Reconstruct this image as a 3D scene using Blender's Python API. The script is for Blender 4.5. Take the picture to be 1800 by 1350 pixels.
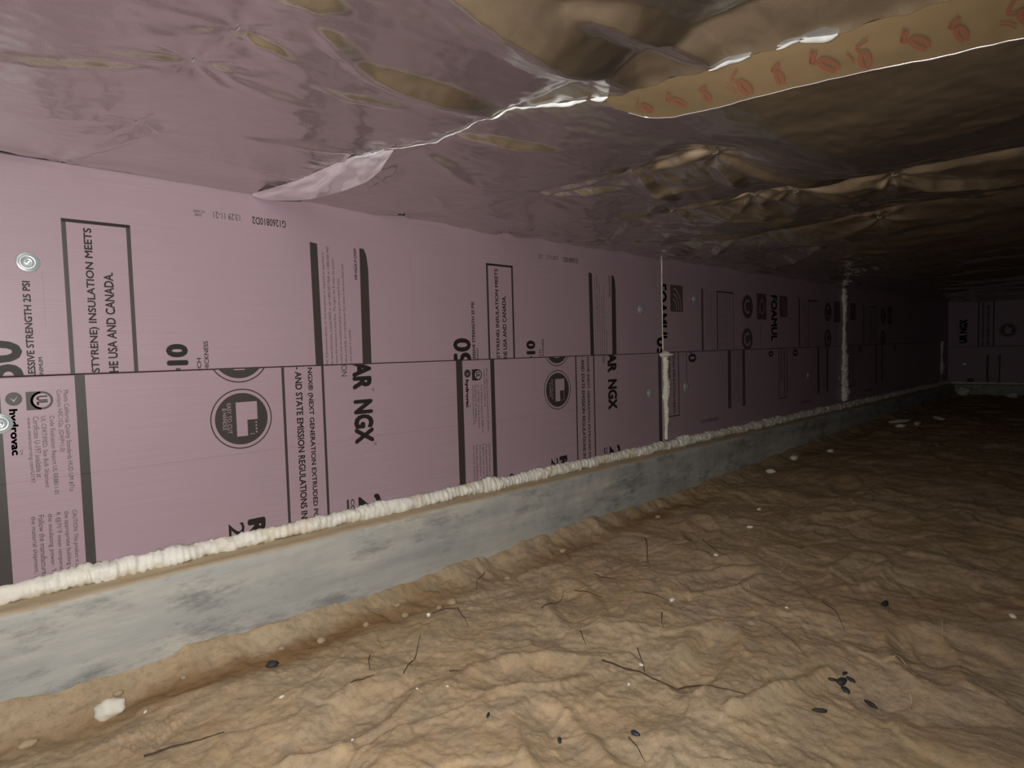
import bpy, bmesh, math, random
import numpy as np
from mathutils import Vector, Matrix, noise as mnoise

for o in list(bpy.data.objects):
    bpy.data.objects.remove(o)
SC = bpy.context.scene
COL = SC.collection
Z0 = 0.72            # height of the camera above the general level of the soil
PER = 1.219          # print repeat on the insulation boards (4 ft)
END_X = 8.308        # plane of the end wall; the long wall's board faces lie in y = 0
random.seed(4)

# ------------------------------------------------------------------ camera
def cam_axes(yaw, pitch, roll):
    y, q, r = (math.radians(a) for a in (yaw, pitch, roll))
    fw = Vector((math.cos(y)*math.cos(q), math.sin(y)*math.cos(q), math.sin(q)))
    rt = Vector((math.sin(y), -math.cos(y), 0)); up = rt.cross(fw)
    return math.cos(r)*rt+math.sin(r)*up, -math.sin(r)*rt+math.cos(r)*up, fw
RT, UP, FW = cam_axes(46.393, -2.938, -1.557)
CAM_POS = Vector((0, -1.6415, Z0))
cd = bpy.data.cameras.new('camera'); cam = bpy.data.objects.new('camera', cd); COL.objects.link(cam)
cd.sensor_width = 36; cd.lens = 36*1085.9/1800; cd.clip_start = 0.02
m = Matrix((RT, UP, -FW)).transposed().to_4x4(); m.translation = CAM_POS
cam.matrix_world = m
SC.camera = cam

# ------------------------------------------------------------------ world, lamp, exposure
wd = bpy.data.worlds.new('world'); SC.world = wd; wd.use_nodes = True
wd.node_tree.nodes['Background'].inputs['Color'].default_value = (0.5, 0.52, 0.6, 1)
wd.node_tree.nodes['Background'].inputs['Strength'].default_value = 0.0
# the one light in the crawl space: the lamp the visitor carries, a hand's breadth from the lens
ld = bpy.data.lights.new('hand_lamp', 'SPOT'); lamp = bpy.data.objects.new('hand_lamp', ld); COL.objects.link(lamp)
ld.energy = 73; ld.color = (1.0, 0.975, 0.95); ld.spot_size = math.radians(158); ld.spot_blend = 1.0; ld.shadow_soft_size = 0.03
lamp.location = CAM_POS + UP*0.05 - RT*0.06 + FW*0.02
aim = FW + RT*(690-900)/1085.9 - UP*(770-675)/1085.9
lamp.rotation_euler = aim.to_track_quat('-Z', 'Y').to_euler()
SC.view_settings.view_transform = 'Standard'; SC.view_settings.look = 'None'
SC.view_settings.gamma = 1; SC.view_settings.use_curve_mapping = False
SC.view_settings.exposure = 0.0

# ------------------------------------------------------------------ materials
def mat(name, col, rough=0.6, metal=0.0, spec=0.5):
    M = bpy.data.materials.new(name); M.use_nodes = True
    b = M.node_tree.nodes['Principled BSDF']
    b.inputs['Base Color'].default_value = (*col, 1); b.inputs['Roughness'].default_value = rough
    b.inputs['Metallic'].default_value = metal; b.inputs['Specular IOR Level'].default_value = spec
    return M
def N(M, t, **k):
    n = M.node_tree.nodes.new(t)
    for a, v in k.items(): setattr(n, a, v)
    return n
def L(M, a, b): M.node_tree.links.new(a, b)
def coords(M, scale=(1, 1, 1)):
    g = N(M, 'ShaderNodeNewGeometry'); mp = N(M, 'ShaderNodeMapping'); mp.inputs['Scale'].default_value = scale
    L(M, g.outputs['Position'], mp.inputs['Vector']); return mp.outputs['Vector']
def noise_tex(M, vec, scale, detail=4, rough=0.55):
    n = N(M, 'ShaderNodeTexNoise'); n.inputs['Scale'].default_value = scale
    n.inputs['Detail'].default_value = detail; n.inputs['Roughness'].default_value = rough
    L(M, vec, n.inputs['Vector']); return n.outputs['Fac']
def ramp(M, fac, stops):
    r = N(M, 'ShaderNodeValToRGB'); e = r.color_ramp.elements
    while len(e) < len(stops): e.new(0.5)
    for i, (p, c) in enumerate(stops):
        e[i].position = p; e[i].color = (*c, 1) if len(c) == 3 else c
    L(M, fac, r.inputs['Fac']); return r.outputs['Color']
def mixc(M, fac, a, b, mode='MIX'):
    n = N(M, 'ShaderNodeMix', data_type='RGBA', blend_type=mode)
    for sock, v in ((n.inputs[0], fac), (n.inputs[6], a), (n.inputs[7], b)):
        if hasattr(v, 'node'): L(M, v, sock)
        elif isinstance(v, (int, float)): sock.default_value = v
        else: sock.default_value = (*v, 1)
    return n.outputs[2]
def setc(M, c): L(M, c, M.node_tree.nodes['Principled BSDF'].inputs['Base Color'])
def bump(M, h, strength, dist):
    b = N(M, 'ShaderNodeBump'); b.inputs['Strength'].default_value = strength; b.inputs['Distance'].default_value = dist
    L(M, h, b.inputs['Height']); L(M, b.outputs['Normal'], M.node_tree.nodes['Principled BSDF'].inputs['Normal'])
G3 = lambda v: (v, v, v)

def make_board(name, base):
    M = mat(name, base, 0.42, 0, 0.35)
    f1 = noise_tex(M, coords(M, (1, 1, 1)), 1.7, 3)
    f2 = noise_tex(M, coords(M, (0.6, 1, 60)), 6, 2)           # extrusion streaks along the board
    c = mixc(M, ramp(M, f1, [(0.3, G3(0)), (0.7, G3(1))]), tuple(x*0.94 for x in base), tuple(min(1, x*1.05) for x in base))
    c = mixc(M, ramp(M, f2, [(0.35, G3(0)), (0.7, G3(1))]), c, tuple(x*0.93 for x in base))
    setc(M, c); bump(M, f2, 0.12, 0.001)
    return M
M_board = make_board('pink_foam_board', (0.405, 0.292, 0.338))
M_edge = mat('pink_foam_cut_edge', (0.62, 0.40, 0.43), 0.8)
M_ink = mat('dark_print_ink', (0.046, 0.039, 0.034), 0.5)
M_ink_faint = mat('lighter_print_ink', (0.105, 0.075, 0.075), 0.5)  # lighter ink for the boards farther along the wall
M_score = mat('pale_score_line', (0.34, 0.22, 0.26), 0.5)

M_foam = mat('cream_spray_foam', (0.80, 0.76, 0.64), 0.62)
v = coords(M_foam); f = noise_tex(M_foam, v, 14, 5); g = noise_tex(M_foam, v, 130, 4)
setc(M_foam, ramp(M_foam, f, [(0.28, (0.76, 0.68, 0.50)), (0.5, (0.88, 0.85, 0.75)), (0.75, (0.92, 0.90, 0.84))]))
bump(M_foam, g, 0.5, 0.003)

M_conc = mat('grey_concrete', (0.5, 0.5, 0.47), 0.85)
v = coords(M_conc); vs = coords(M_conc, (.55, 1, 3.2))
big = noise_tex(M_conc, vs, 4.0, 6, 0.6); sm = noise_tex(M_conc, coords(M_conc, (.55, 1, 1.6)), 7, 9, 0.72); sm2 = noise_tex(M_conc, coords(M_conc, (.3, 1, 3.0)), 11, 7, 0.7); fine = noise_tex(M_conc, v, 160, 4)
c = ramp(M_conc, big, [(0.30, (0.36, 0.37, 0.355)), (0.5, (0.455, 0.46, 0.425)), (0.68, (0.58, 0.56, 0.48))])
c = mixc(M_conc, ramp(M_conc, sm2, [(0.50, G3(0)), (0.70, G3(0.5))]), c, (0.33, 0.345, 0.335))
c = mixc(M_conc, ramp(M_conc, sm, [(0.50, G3(0)), (0.565, G3(0.4)), (0.63, G3(0.85))]), c, (0.21, 0.215, 0.21))
geo = N(M_conc, 'ShaderNodeNewGeometry'); sp = N(M_conc, 'ShaderNodeSeparateXYZ'); L(M_conc, geo.outputs['Normal'], sp.inputs[0])
c = mixc(M_conc, ramp(M_conc, sp.outputs['Z'], [(0.45, G3(0)), (0.75, G3(1))]), c, (0.50, 0.40, 0.265))   # soil dust lying on the ledge
setc(M_conc, c); bump(M_conc, fine, 0.35, 0.003)

def make_soil(name, damp=True):
    M = mat(name, (0.4, 0.3, 0.18), 0.95, 0, 0.15)
    v = coords(M)
    a = noise_tex(M, v, 2.3, 5, 0.6); b = noise_tex(M, v, 17, 6, 0.65); f = noise_tex(M, v, 150, 4, 0.7)
    c = ramp(M, a, [(0.3, (0.425, 0.29, 0.155)), (0.5, (0.52, 0.38, 0.23)), (0.72, (0.56, 0.44, 0.30))])
    c = mixc(M, ramp(M, b, [(0.34, G3(0.75)), (0.56, G3(0))]), c, (0.37, 0.295, 0.205))
    c = mixc(M, ramp(M, f, [(0.60, G3(0)), (0.75, G3(0.45))]), c, (0.58, 0.47, 0.33))
    g2 = noise_tex(M, v, 55, 8, 0.75)
    c = mixc(M, ramp(M, g2, [(0.40, G3(0.5)), (0.50, G3(0))]), c, (0.33, 0.245, 0.155))
    if damp:  # darker, damp subsoil scraped out along the footing; far soil mixed darker too
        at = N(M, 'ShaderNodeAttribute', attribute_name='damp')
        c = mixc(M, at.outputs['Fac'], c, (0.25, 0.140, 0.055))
    setc(M, c)
    mx = N(M, 'ShaderNodeMath', operation='MULTIPLY_ADD'); L(M, g2, mx.inputs[0]); mx.inputs[1].default_value = 1.8; L(M, f, mx.inputs[2])
    bump(M, mx.outputs[0], 0.42, 0.006)
    return M
M_soil = make_soil('tan_soil'); M_clod = make_soil('tan_soil_clod', False)

M_film = mat('silvered_film', (0.68, 0.665, 0.65), 0.11, 1.0)
v = coords(M_film); w = noise_tex(M_film, v, 420, 2); w2 = noise_tex(M_film, coords(M_film, (1, 2.2, 1)), 26, 3)
mx = N(M_film, 'ShaderNodeMath', operation='MULTIPLY_ADD'); L(M_film, w2, mx.inputs[0]); mx.inputs[1].default_value = 1.5; L(M_film, w, mx.inputs[2])
bump(M_film, mx.outputs[0], 0.10, 0.002)
b1 = M_film.node_tree.nodes['Principled BSDF']; b2 = N(M_film, 'ShaderNodeBsdfPrincipled')     # hazy second lobe of the woven film
for k_, v_ in (('Base Color', (0.66, 0.62, 0.56, 1)), ('Roughness', 0.42), ('Metallic', 1.0)): b2.inputs[k_].default_value = v_
ms = N(M_film, 'ShaderNodeMixShader'); ms.inputs[0].default_value = 0.26
L(M_film, b1.outputs[0], ms.inputs[1]); L(M_film, b2.outputs[0], ms.inputs[2])
L(M_film, ms.outputs[0], M_film.node_tree.nodes['Material Output'].inputs['Surface'])
M_film_edge = mat('painted_edge_glint', (0.86, 0.90, 0.90), 0.35, 0.35)  # lap edge's lamp glints put into a pale base colour
M_flap = mat('painted_film_sheen', (0.88, 0.83, 0.88), 0.20, 0.6)  # paler than the film: reflected light put into the base colour
M_red = mat('red_film_print', (0.20, 0.075, 0.04), 0.6)
M_tape = mat('amber_tape', (0.42, 0.32, 0.19), 0.36, 0.72)
M_zinc = mat('zinc_washer', (0.60, 0.67, 0.69), 0.30, 0.5)
M_screw = mat('bright_screw', (0.85, 0.87, 0.88), 0.2, 0.9)
M_dark = mat('dark_debris', (0.035, 0.033, 0.035), 0.7)
M_twig = mat('dark_brown_twig', (0.075, 0.05, 0.03), 0.85)
M_straw = mat('pale_straw', (0.62, 0.52, 0.34), 0.8)
M_pale = mat('pale_chip', (0.78, 0.74, 0.64), 0.8)
M_blue = mat('blue_black_plastic', (0.025, 0.032, 0.055), 0.45)
M_ply = mat('plywood_subfloor', (0.30, 0.20, 0.11), 0.8)
M_block = mat('dark_block_wall', (0.16, 0.15, 0.14), 0.9)

# ------------------------------------------------------------------ helpers
def link(name, me, parent=None, loc=(0, 0, 0)):
    o = bpy.data.objects.new(name, me); COL.objects.link(o)
    if parent is not None:
        o.parent = parent; o.location = Vector(loc)-wloc(parent)
    else: o.location = loc
    return o
def wloc(o):
    p = Vector(o.location)
    while o.parent: o = o.parent; p += Vector(o.location)
    return p
def tag(o, label=None, cat=None, group=None, kind=None):
    if label: o['label'] = label
    if cat: o['category'] = cat
    if group: o['group'] = group
    if kind: o['kind'] = kind
    return o
def pyobj(name, vs, fs, mats, parent=None, origin=None, smooth=False, mi=None):
    """vs in metres with z measured from camera height; the object's origin goes to its base"""
    vs = [Vector(p)+Vector((0, 0, Z0)) for p in vs]
    if origin is None:
        xs, ys, zs = zip(*vs); origin = Vector(((min(xs)+max(xs))/2, (min(ys)+max(ys))/2, min(zs)))
    else: origin = Vector(origin)+Vector((0, 0, Z0))
    me = bpy.data.meshes.new(name); me.from_pydata([p-origin for p in vs], [], fs)
    for M in (mats if isinstance(mats, (list, tuple)) else [mats]): me.materials.append(M)
    if mi: me.polygons.foreach_set('material_index', mi)
    if smooth: me.polygons.foreach_set('use_smooth', [True]*len(me.polygons))
    me.update()
    return link(name, me, parent, origin)
def grid_mesh(name, X, Y, Z, M, attr=None, flip=False):
    """X, Y, Z: (n, m) arrays, z from camera height"""
    n, k = X.shape
    co = np.stack([X, Y, Z+Z0], -1).reshape(-1, 3).astype(np.float32)
    i = np.arange(n*k).reshape(n, k)
    q = np.stack([i[:-1, :-1], i[1:, :-1], i[1:, 1:], i[:-1, 1:]], -1).reshape(-1, 4)
    if flip: q = q[:, ::-1]
    me = bpy.data.meshes.new(name); nf = len(q)
    me.vertices.add(len(co)); me.vertices.foreach_set('co', co.ravel())
    me.loops.add(nf*4); me.loops.foreach_set('vertex_index', q.astype(np.int32).ravel())
    me.polygons.add(nf); me.polygons.foreach_set('loop_start', np.arange(0, nf*4, 4, dtype=np.int32))
    me.polygons.foreach_set('use_smooth', np.ones(nf, dtype=bool))
    me.update(calc_edges=True); me.materials.append(M)
    if attr is not None:
        a = me.attributes.new('damp', 'FLOAT', 'POINT'); a.data.foreach_set('value', attr.astype(np.float32).ravel())
    return me
def boxgeo(x0, x1, y0, y1, z0, z1):
    vs = [(x, y, z) for x in (x0, x1) for y in (y0, y1) for z in (z0, z1)]
    fs = [(0, 1, 3, 2), (4, 6, 7, 5), (0, 4, 5, 1), (2, 3, 7, 6), (0, 2, 6, 4), (1, 5, 7, 3)]
    return vs, fs
PERM = np.random.RandomState(11).permutation(512)
def perlin(x, y, seed=0):
    xi = np.floor(x).astype(int); yi = np.floor(y).astype(int); xf = x-xi; yf = y-yi
    def g(ix, iy):
        h = PERM[(PERM[(ix+seed*17) % 512]+iy) % 512]*(2*np.pi/512); return np.cos(h), np.sin(h)
    u = xf**3*(xf*(xf*6-15)+10); w = yf**3*(yf*(yf*6-15)+10)
    def d(dx, dy):
        gx, gy = g(xi+dx, yi+dy); return gx*(xf-dx)+gy*(yf-dy)
    a = d(0, 0)*(1-u)+d(1, 0)*u; b = d(0, 1)*(1-u)+d(1, 1)*u
    return (a*(1-w)+b*w)*1.5
def sstep(a, b, x):
    t = np.clip((x-a)/(b-a), 0, 1); return t*t*(3-2*t)
def spaced(a, b, breaks):
    """1-D coordinates with step sizes given as (until, step)"""
    out = [a]; x = a
    for u, s in breaks:
        n = max(1, round((min(u, b)-x)/s)); out += list(np.linspace(x, min(u, b), n+1)[1:]); x = min(u, b)
    return np.array(out)

# ------------------------------------------------------------------ soil floor
FX = [-3, 0, 1, 1.6, 2.6, 3.9, 5, 7.2, 8.4]
STEPS = [(.62, -.52, .3), (.95, -.66, -.5), (1.30, -.50, .9), (1.28, -.92, .2), (1.72, -.72, -.3), (2.15, -.42, .5), (2.1, -1.0, .1), (2.65, -.75, -.6), (.80, -.90, 1.1), (1.62, -1.28, .4), (3.2, -.6, .3), (2.9, -1.25, .8), (.40, -.62, -.4)]
def floor_z(x, y, damp=False):
    x = np.asarray(x, float); y = np.asarray(y, float)
    contact = np.interp(x, FX, [-.660, -.660, -.682, -.668, -.678, -.635, -.605, -.580, -.575])
    base = np.interp(x, FX, [-.722, -.722, -.730, -.722, -.712, -.672, -.645, -.612, -.60])
    yy = y+0.02*perlin(x*4, y*0+3.3, 3)+0.012*perlin(x*13, y*0+.3, 4)
    s = 1-(1-np.clip((-.085-yy)/.125, 0, 1))**2.2
    z = contact+0.010*perlin(x*6, y*2, 9)+(base-contact)*s+(1-.8*sstep(-.15, -.24, y))*(.006*perlin(x*15, y*17, 16)+.0032*perlin(x*38, y*41, 17))
    fl = sstep(-.12, -.3, y)
    wx = x+.04*perlin(x*5, y*5, 21); wy = y+.04*perlin(x*5, y*5, 22)
    n1 = perlin(wx*2.2, wy*2.6, 1); n2 = perlin(wx*5.2, wy*6.2, 2); n3 = perlin(wx*11, wy*12, 5)
    st = perlin(wx*3.7+9, wy*4.6, 14); st2 = perlin(wx*8.1+2, wy*9.3, 15)       # scuffed edges of old foot and knee prints
    z = z+(.35+.65*fl)*(.018*n1+.009*n2+.0045*n3+.0055*sstep(.02, .10, st)+.003*sstep(.05, .14, st2))
    z = z+.0026*perlin(wx*24, wy*24, 6)+.0017*perlin(wx*52, wy*52, 7)+.0032*np.maximum(0, perlin(x*90, y*90, 10)-.1)+.0009*perlin(x*170, y*170, 12)
    for px_, py_, an in STEPS:                                  # old boot and knee prints with pushed-up rims
        c_, s_ = math.cos(an), math.sin(an); u = ((x-px_)*c_+(y-py_)*s_)/.135; w = (-(x-px_)*s_+(y-py_)*c_)/.055
        r2 = u*u+w*w+.35*perlin(x*9, y*9, 33); z = z-.013*np.exp(-np.maximum(r2, 0)**2)+.007*np.exp(-((r2-1.6)/.7)**2)
    # boot tread near the pale chunk
    d = np.exp(-(((x-.27)/.075)**4+((y+.305)/.05)**4))
    z = z+d*.0028*np.sin((x*.95+y*.25)*2*np.pi/.0125)
    # half-buried straight ridge
    ax, ay, bx, by = 1.13, -1.07, 1.40, -1.15
    t = np.clip(((x-ax)*(bx-ax)+(y-ay)*(by-ay))/((bx-ax)**2+(by-ay)**2), 0, 1)
    dd = np.hypot(x-ax-t*(bx-ax), y-ay-t*(by-ay)); z = z+.016*np.exp(-(dd/.018)**2)
    if damp:
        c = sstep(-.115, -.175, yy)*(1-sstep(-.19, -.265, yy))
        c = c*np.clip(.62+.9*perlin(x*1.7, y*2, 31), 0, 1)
        far = sstep(1.5, 4.0, x)*sstep(-2.2, -.3, y)*.35  # soil also grows darker toward the far end
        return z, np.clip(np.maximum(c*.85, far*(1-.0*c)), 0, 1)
    return z
fx = spaced(-2.9, END_X, [(-.2, .03), (1.7, .0045), (3.2, .008), (END_X, .018)])
fy = spaced(-5.2, -.075, [(-2.2, .035), (-1.35, .010), (-.075, .0045)])
X, Y = np.meshgrid(fx, fy, indexing='ij')
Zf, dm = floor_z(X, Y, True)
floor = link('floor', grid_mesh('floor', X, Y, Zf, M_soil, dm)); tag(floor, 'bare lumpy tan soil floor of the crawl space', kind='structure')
def gz(x, y): return float(floor_z(x, y))

# ------------------------------------------------------------------ shell behind the boards and film
for nm, b, M, lab in (('wall_left', (-2.9, END_X+.15, .056, .20, -.9, .62), M_block, 'foundation wall behind the pink boards'),
                 ('wall_end', (END_X+.056, END_X+.2, -5.2, .056, -.9, .62), M_block, 'foundation wall at the far end'),
                 ('wall_right', (-2.9, END_X+.2, -5.35, -5.2, -.9, .62), M_block, 'foundation wall opposite the boards'),
                 ('wall_back', (-3.05, -2.9, -5.35, .2, -.9, .62), M_block, 'foundation wall behind the viewer'),
                 ('ceiling', (-3.05, END_X+.2, -5.35, .2, .62, .65), M_ply, 'subfloor above the silvered film')):
    tag(pyobj(nm, *boxgeo(*b), M), lab, kind='structure')

# ------------------------------------------------------------------ concrete footing (long wall and end wall)
def footing(name, L0, L1, place, step, label, seed):
    s = spaced(L0, L1, [(min(L1, 3.2), step), (L1, .02)]) if L1 > 3.2 else spaced(L0, L1, [(L1, step)])
    prof = [(-.06, -.484)]+[(a, -.485) for a in (0, .02, .04, .055, .066)]+[(.075, -.4855), (.081, -.488), (.085, -.493)] \
        + [(.0865, -.5-.012*i) for i in range(26)]
    P = np.array(prof); S, I = np.meshgrid(s, np.arange(len(P)), indexing='ij')
    d = P[I.astype(int), 0]; z = P[I.astype(int), 1]
    wob = .006*perlin(S*1.3, z*2, seed)+.003*perlin(S*7, z*9, seed+1)+.0014*perlin(S*28, z*40, seed+2)
    d = d+np.where(I >= 4, wob, 0); z = z+np.where(I < 9, .003*perlin(S*5, d*30, seed+3)+.0016*perlin(S*33, d*50, seed+4), 0)
    a, b, c = place(S, d, z)
    return tag(link(name, grid_mesh(name, a, b, c, M_conc)), label, kind='structure')
footing('concrete_footing', -2.9, END_X, lambda s, d, z: (s, -d, z), .008, 'pale grey stained concrete footing running under the long pink wall', 41)
footing('concrete_footing', 0.0, 5.2, lambda s, d, z: (END_X-d*.9, -s, z+.0), .03, 'dark concrete footing under the far end wall', 51)

# ------------------------------------------------------------------ print helpers: items are given in board coordinates (h along the wall, z up)
SIDE = lambda h, z, d: (h, -d, z)
ENDW = lambda h, z, d: (END_X-d, -h, z)
def text_geo(s, bold=0.0, squeeze=1.0, spacing=1.0):
    cu = bpy.data.curves.new('t', 'FONT'); cu.body = s; cu.size = 1; cu.offset = bold; cu.resolution_u = 3
    cu.space_character = spacing; cu.fill_mode = 'FRONT'
    ob = bpy.data.objects.new('t', cu); COL.objects.link(ob)
    me = ob.to_mesh()
    vs = np.array([v.co[:2] for v in me.vertices]); fs = [tuple(p.vertices) for p in me.polygons]
    ob.to_mesh_clear(); bpy.data.objects.remove(ob); bpy.data.curves.remove(cu)
    return vs, fs
class Print:
    """collects flat ink shapes in (h, z); build() clips them at the board's edges and links them"""
    def __init__(s): s.v = []; s.f = []; s.mi = []; s.l = []
    def add(s, vs, fs, layer=0, mi=0):
        n = len(s.v); s.v += [(float(a), float(b)) for a, b in vs]; s.l += [layer]*len(vs)
        s.f += [tuple(i+n for i in f) for f in fs]; s.mi += [mi]*len(fs); return s
    def text(s, body, h0, h1, z0, z1, way, bold=0.012, layer=0, mi=0):
        vs, fs = text_geo(body)
        if bold > .004:       # heavier lettering: the same outline laid over itself in a small ring of offsets
            n = len(vs); offs = [(0, 0)]+[(bold*1.2*math.cos(q), bold*1.2*math.sin(q)) for q in np.arange(8)*math.pi/4]
            vs = np.concatenate([vs+np.array(o_) for o_ in offs]); fs = [tuple(i+n*k for i in f) for k in range(9) for f in fs]
        lo = vs.min(0); hi = vs.max(0); t = (vs-lo)/(hi-lo)
        a, c = t[:, 0], t[:, 1]
        if way == 'up': q = np.stack([h1-c*(h1-h0), z0+a*(z1-z0)], 1)
        elif way == 'down': q = np.stack([h0+c*(h1-h0), z1-a*(z1-z0)], 1)
        elif way == 'flip': q = np.stack([h1-a*(h1-h0), z1-c*(z1-z0)], 1)
        else: q = np.stack([h0+a*(h1-h0), z0+c*(z1-z0)], 1)
        return s.add(q, fs, layer, mi)
    def rect(s, h0, h1, z0, z1, layer=0, mi=0):
        return s.add([(h0, z0), (h1, z0), (h1, z1), (h0, z1)], [(0, 1, 2, 3)], layer, mi)
    def frame(s, h0, h1, z0, z1, t, top=True, bottom=True, tr=None):
        s.rect(h0, h0+t, z0, z1); s.rect(h1-(tr or t), h1, z0, z1)
        if top: s.rect(h0, h1, z1-t*.8, z1)
        if bottom: s.rect(h0, h1, z0, z0+t*.8)
        return s
    def disc(s, h, z, r, layer=0, mi=0, rz=None, n=48):
        rz = rz or r
        return s.add([(h+r*math.cos(2*math.pi*i/n), z+rz*math.sin(2*math.pi*i/n)) for i in range(n)], [tuple(range(n))], layer, mi)
    def ring(s, h, z, r0, r1, layer=0, mi=0, n=56, rz=1, a0=0, a1=2*math.pi):
        vs = []; 
        for i in range(n+1):
            a = a0+(a1-a0)*i/n; vs += [(h+r0*math.cos(a), z+rz*r0*math.sin(a)), (h+r1*math.cos(a), z+rz*r1*math.sin(a))]
        return s.add(vs, [(2*i, 2*i+1, 2*i+3, 2*i+2) for i in range(n)], layer, mi)
    def mesh(s, name, zlo, zhi, hlo=-99, hhi=99, place=SIDE):
        me = bpy.data.meshes.new(name); bm = bmesh.new()
        vv = [bm.verts.new((a, b, .0005+.0004*l)) for (a, b), l in zip(s.v, s.l)]
        for f, i in zip(s.f, s.mi):
            try: fc = bm.faces.new([vv[k] for k in f]); fc.material_index = i
            except ValueError: pass
        for co, no in (((0, zlo, 0), (0, -1, 0)), ((0, zhi, 0), (0, 1, 0)), ((hlo, 0, 0), (-1, 0, 0)), ((hhi, 0, 0), (1, 0, 0))):
            if bm.verts:
                bmesh.ops.bisect_plane(bm, geom=bm.verts[:]+bm.edges[:]+bm.faces[:], plane_co=co, plane_no=no, clear_outer=True)
        for w in bm.verts: a, b, d = w.co; w.co = place(a, b+Z0, d)
        bm.to_mesh(me); bm.free(); me.materials.append(M_ink); me.materials.append(M_board); return me
def put_print(name, me, board, dh=0.0, place=SIDE):
    """link a print mesh (wall coordinates) under its board, shifted along the wall"""
    return link(name, me, board, place(dh, 0, 0) if place is SIDE else (0, -dh, 0))

SEAM = -.0224
def micro(rows, h0, h1, z_start, way, lens, frac=.62):
    """a block of small print: rows of text between h0 and h1, first row at the side the letters' tops face"""
    p = Print(); n = len(rows); w = (h1-h0)/n
    for i, (t, ln) in enumerate(zip(rows, lens)):
        if way == 'up': a = h0+i*w; p.text(t, a, a+w*frac, z_start, z_start+ln, 'up', .0)
        else: b = h1-i*w; p.text(t, b-w*frac, b, z_start-ln, z_start, 'down', .0)
    return p

# prints on the upper boards (text runs upward)
U = {}
p = Print(); p.frame(.2335, .3637, -.1, .3157, .0085, bottom=False); p.rect(.2335, .3637, .3085, .3157)
p.text('STYRENE) INSULATION MEETS', .2725, .2925, -.0200, .2995, 'up', .022)
p.text('HE USA AND CANADA.', .3055, .3245, -.0210, .2045, 'up', .022); U['printed_notice'] = p
p = Print(); p.text('10', .4235, .4725, -.0100, .0425, 'up', .05); p.rect(.443, .4535, -.0222, -.0165); U['printed_number'] = p
p = Print(); p.text('ICH', .4912, .5010, -.0225, .0068, 'up', .012); p.text('HICKNESS', .5086, .5190, -.0240, .0485, 'up', .012); U['printed_caption'] = p
p = Print(); p.text('50', .0759, .1534, -.0380, .0530, 'up', .03); U['printed_number_large'] = p
p = Print(); p.text('COMPRESSIVE STRENGTH 25 PSI', .1600, .1735, -.0800, .1765, 'up', .026); p.text('MINIMUM', .1790, .1865, -.03, .0170, 'up', .018); U['printed_strength_line'] = p
p = Print(); p.add([(.8030, -.1), (.8265, -.1), (.8215, .3197), (.7995, .3225)], [(0, 1, 2, 3)]); U['printed_bar'] = p
p = Print(); p.add([(.9500, -.1), (.9805, -.1), (.9815, .26), (.9770, .300), (.9690, .3187), (.9545, .3200)], [(0, 1, 2, 3, 4, 5)]); U['printed_bar_wide'] = p
rows = ['foil. A protective barrier or thermal barrier is required as specified in', 'for more information, consult MSDS or call 1-800-GET-PINK or 1-800-438-7465',
        'means the resistance to heat flow. The higher the R-value, the greater', 'product must be installed properly to get the marked R-value.',
        'Follow carefully. If a manufacturer fact sheet is not provided with', 'it and review it carefully.']
p = micro(rows, .8330, .9230, -.0215, 'up', [.318, .336, .305, .250, .290, .103], .6); U['printed_fine_print'] = p
p = Print(); p.text('MP-NGX-P-OWP', .9350, .9450, .2271, .3175, 'up', .02); U['printed_board_code'] = p
p = Print(); p.text('G1260810D2', .6435, .7340, .3530, .3720, 'flip', .008); U['printed_board_number'] = p
p = Print(); p.text('13:29 11-21', .5480, .6130, .3560, .3720, 'flip', .0); U['printed_date_code'] = p
p = Print(); p.text('102-26080', .5014, .5280, .3645, .3705, 'flip', .0); p.text('D0480S', .5030, .5200, .3555, .3620, 'flip', .0); U['printed_batch_code'] = p

# prints on the lower boards (text runs downward)
D = {}
p = Print(); p.rect(.0851, .1125, -.55, .1); D['printed_bar_wide'] = p
p = Print(); p.rect(.2400, .2590, -.55, .1); D['printed_bar'] = p
p = Print(); p.disc(.1340, -.0688, .0140); p.text('hydrovac', .1205, .1390, -.1865, -.0895, 'down', .035); p.text('TM', .1380, .1430, -.186, -.175, 'down', .0)
p.add([(.127, -.066), (.134, -.076), (.141, -.062), (.134, -.071)], [(0, 1, 2, 3)], 1, 1); D['printed_logo'] = p
p = Print(); p.rect(.1538, .1790, -.0945, -.0555); p.disc(.1805, -.0750, .0195); p.disc(.1805, -.0750, .0150, 1, 1)
p.text('UL', .1710, .1905, -.0850, -.0650, 'down', .03, 2); D['printed_certification_mark'] = p
p = Print()
for t, b in zip(['Meets California Quality Standards HUD UM #71a', 'Contains HFC152a, (GWP<1.0)', 'Code Evaluation Report UL ER8811-01', 'UL CERTIFIED. See Bulk Shipment',
                 'Certificate U-197 available at', 'www.owenscorning.com/U197.'],
                [(.2160, .2275, -.2774, -.0556), (.2040, .2150, -.1885, -.0548), (.1890, .2000, -.2792, -.1092), (.1745, .1850, -.2623, -.1089), (.1630, .1730, -.2387, -.1087), (.1510, .1605, -.2507, -.1096)]):
    p.text(t, *b, 'down', .003)
D['printed_fine_print'] = p
p = Print()
for k, t in enumerate(['CAUTION: This product is combustible', 'the appropriate building code insp', 'R @75°F mean temperature. R m', 'the insulating power. The insul', "Follow the manufacturer's instr", 'the material shipment, represe']):
    p.text(t, .2185-.0144*k, .2290-.0144*k, -.489, -.3195, 'down', .003)
D['printed_caution'] = p
p = Print(); cx, cz = .5927, -.1530
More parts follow.
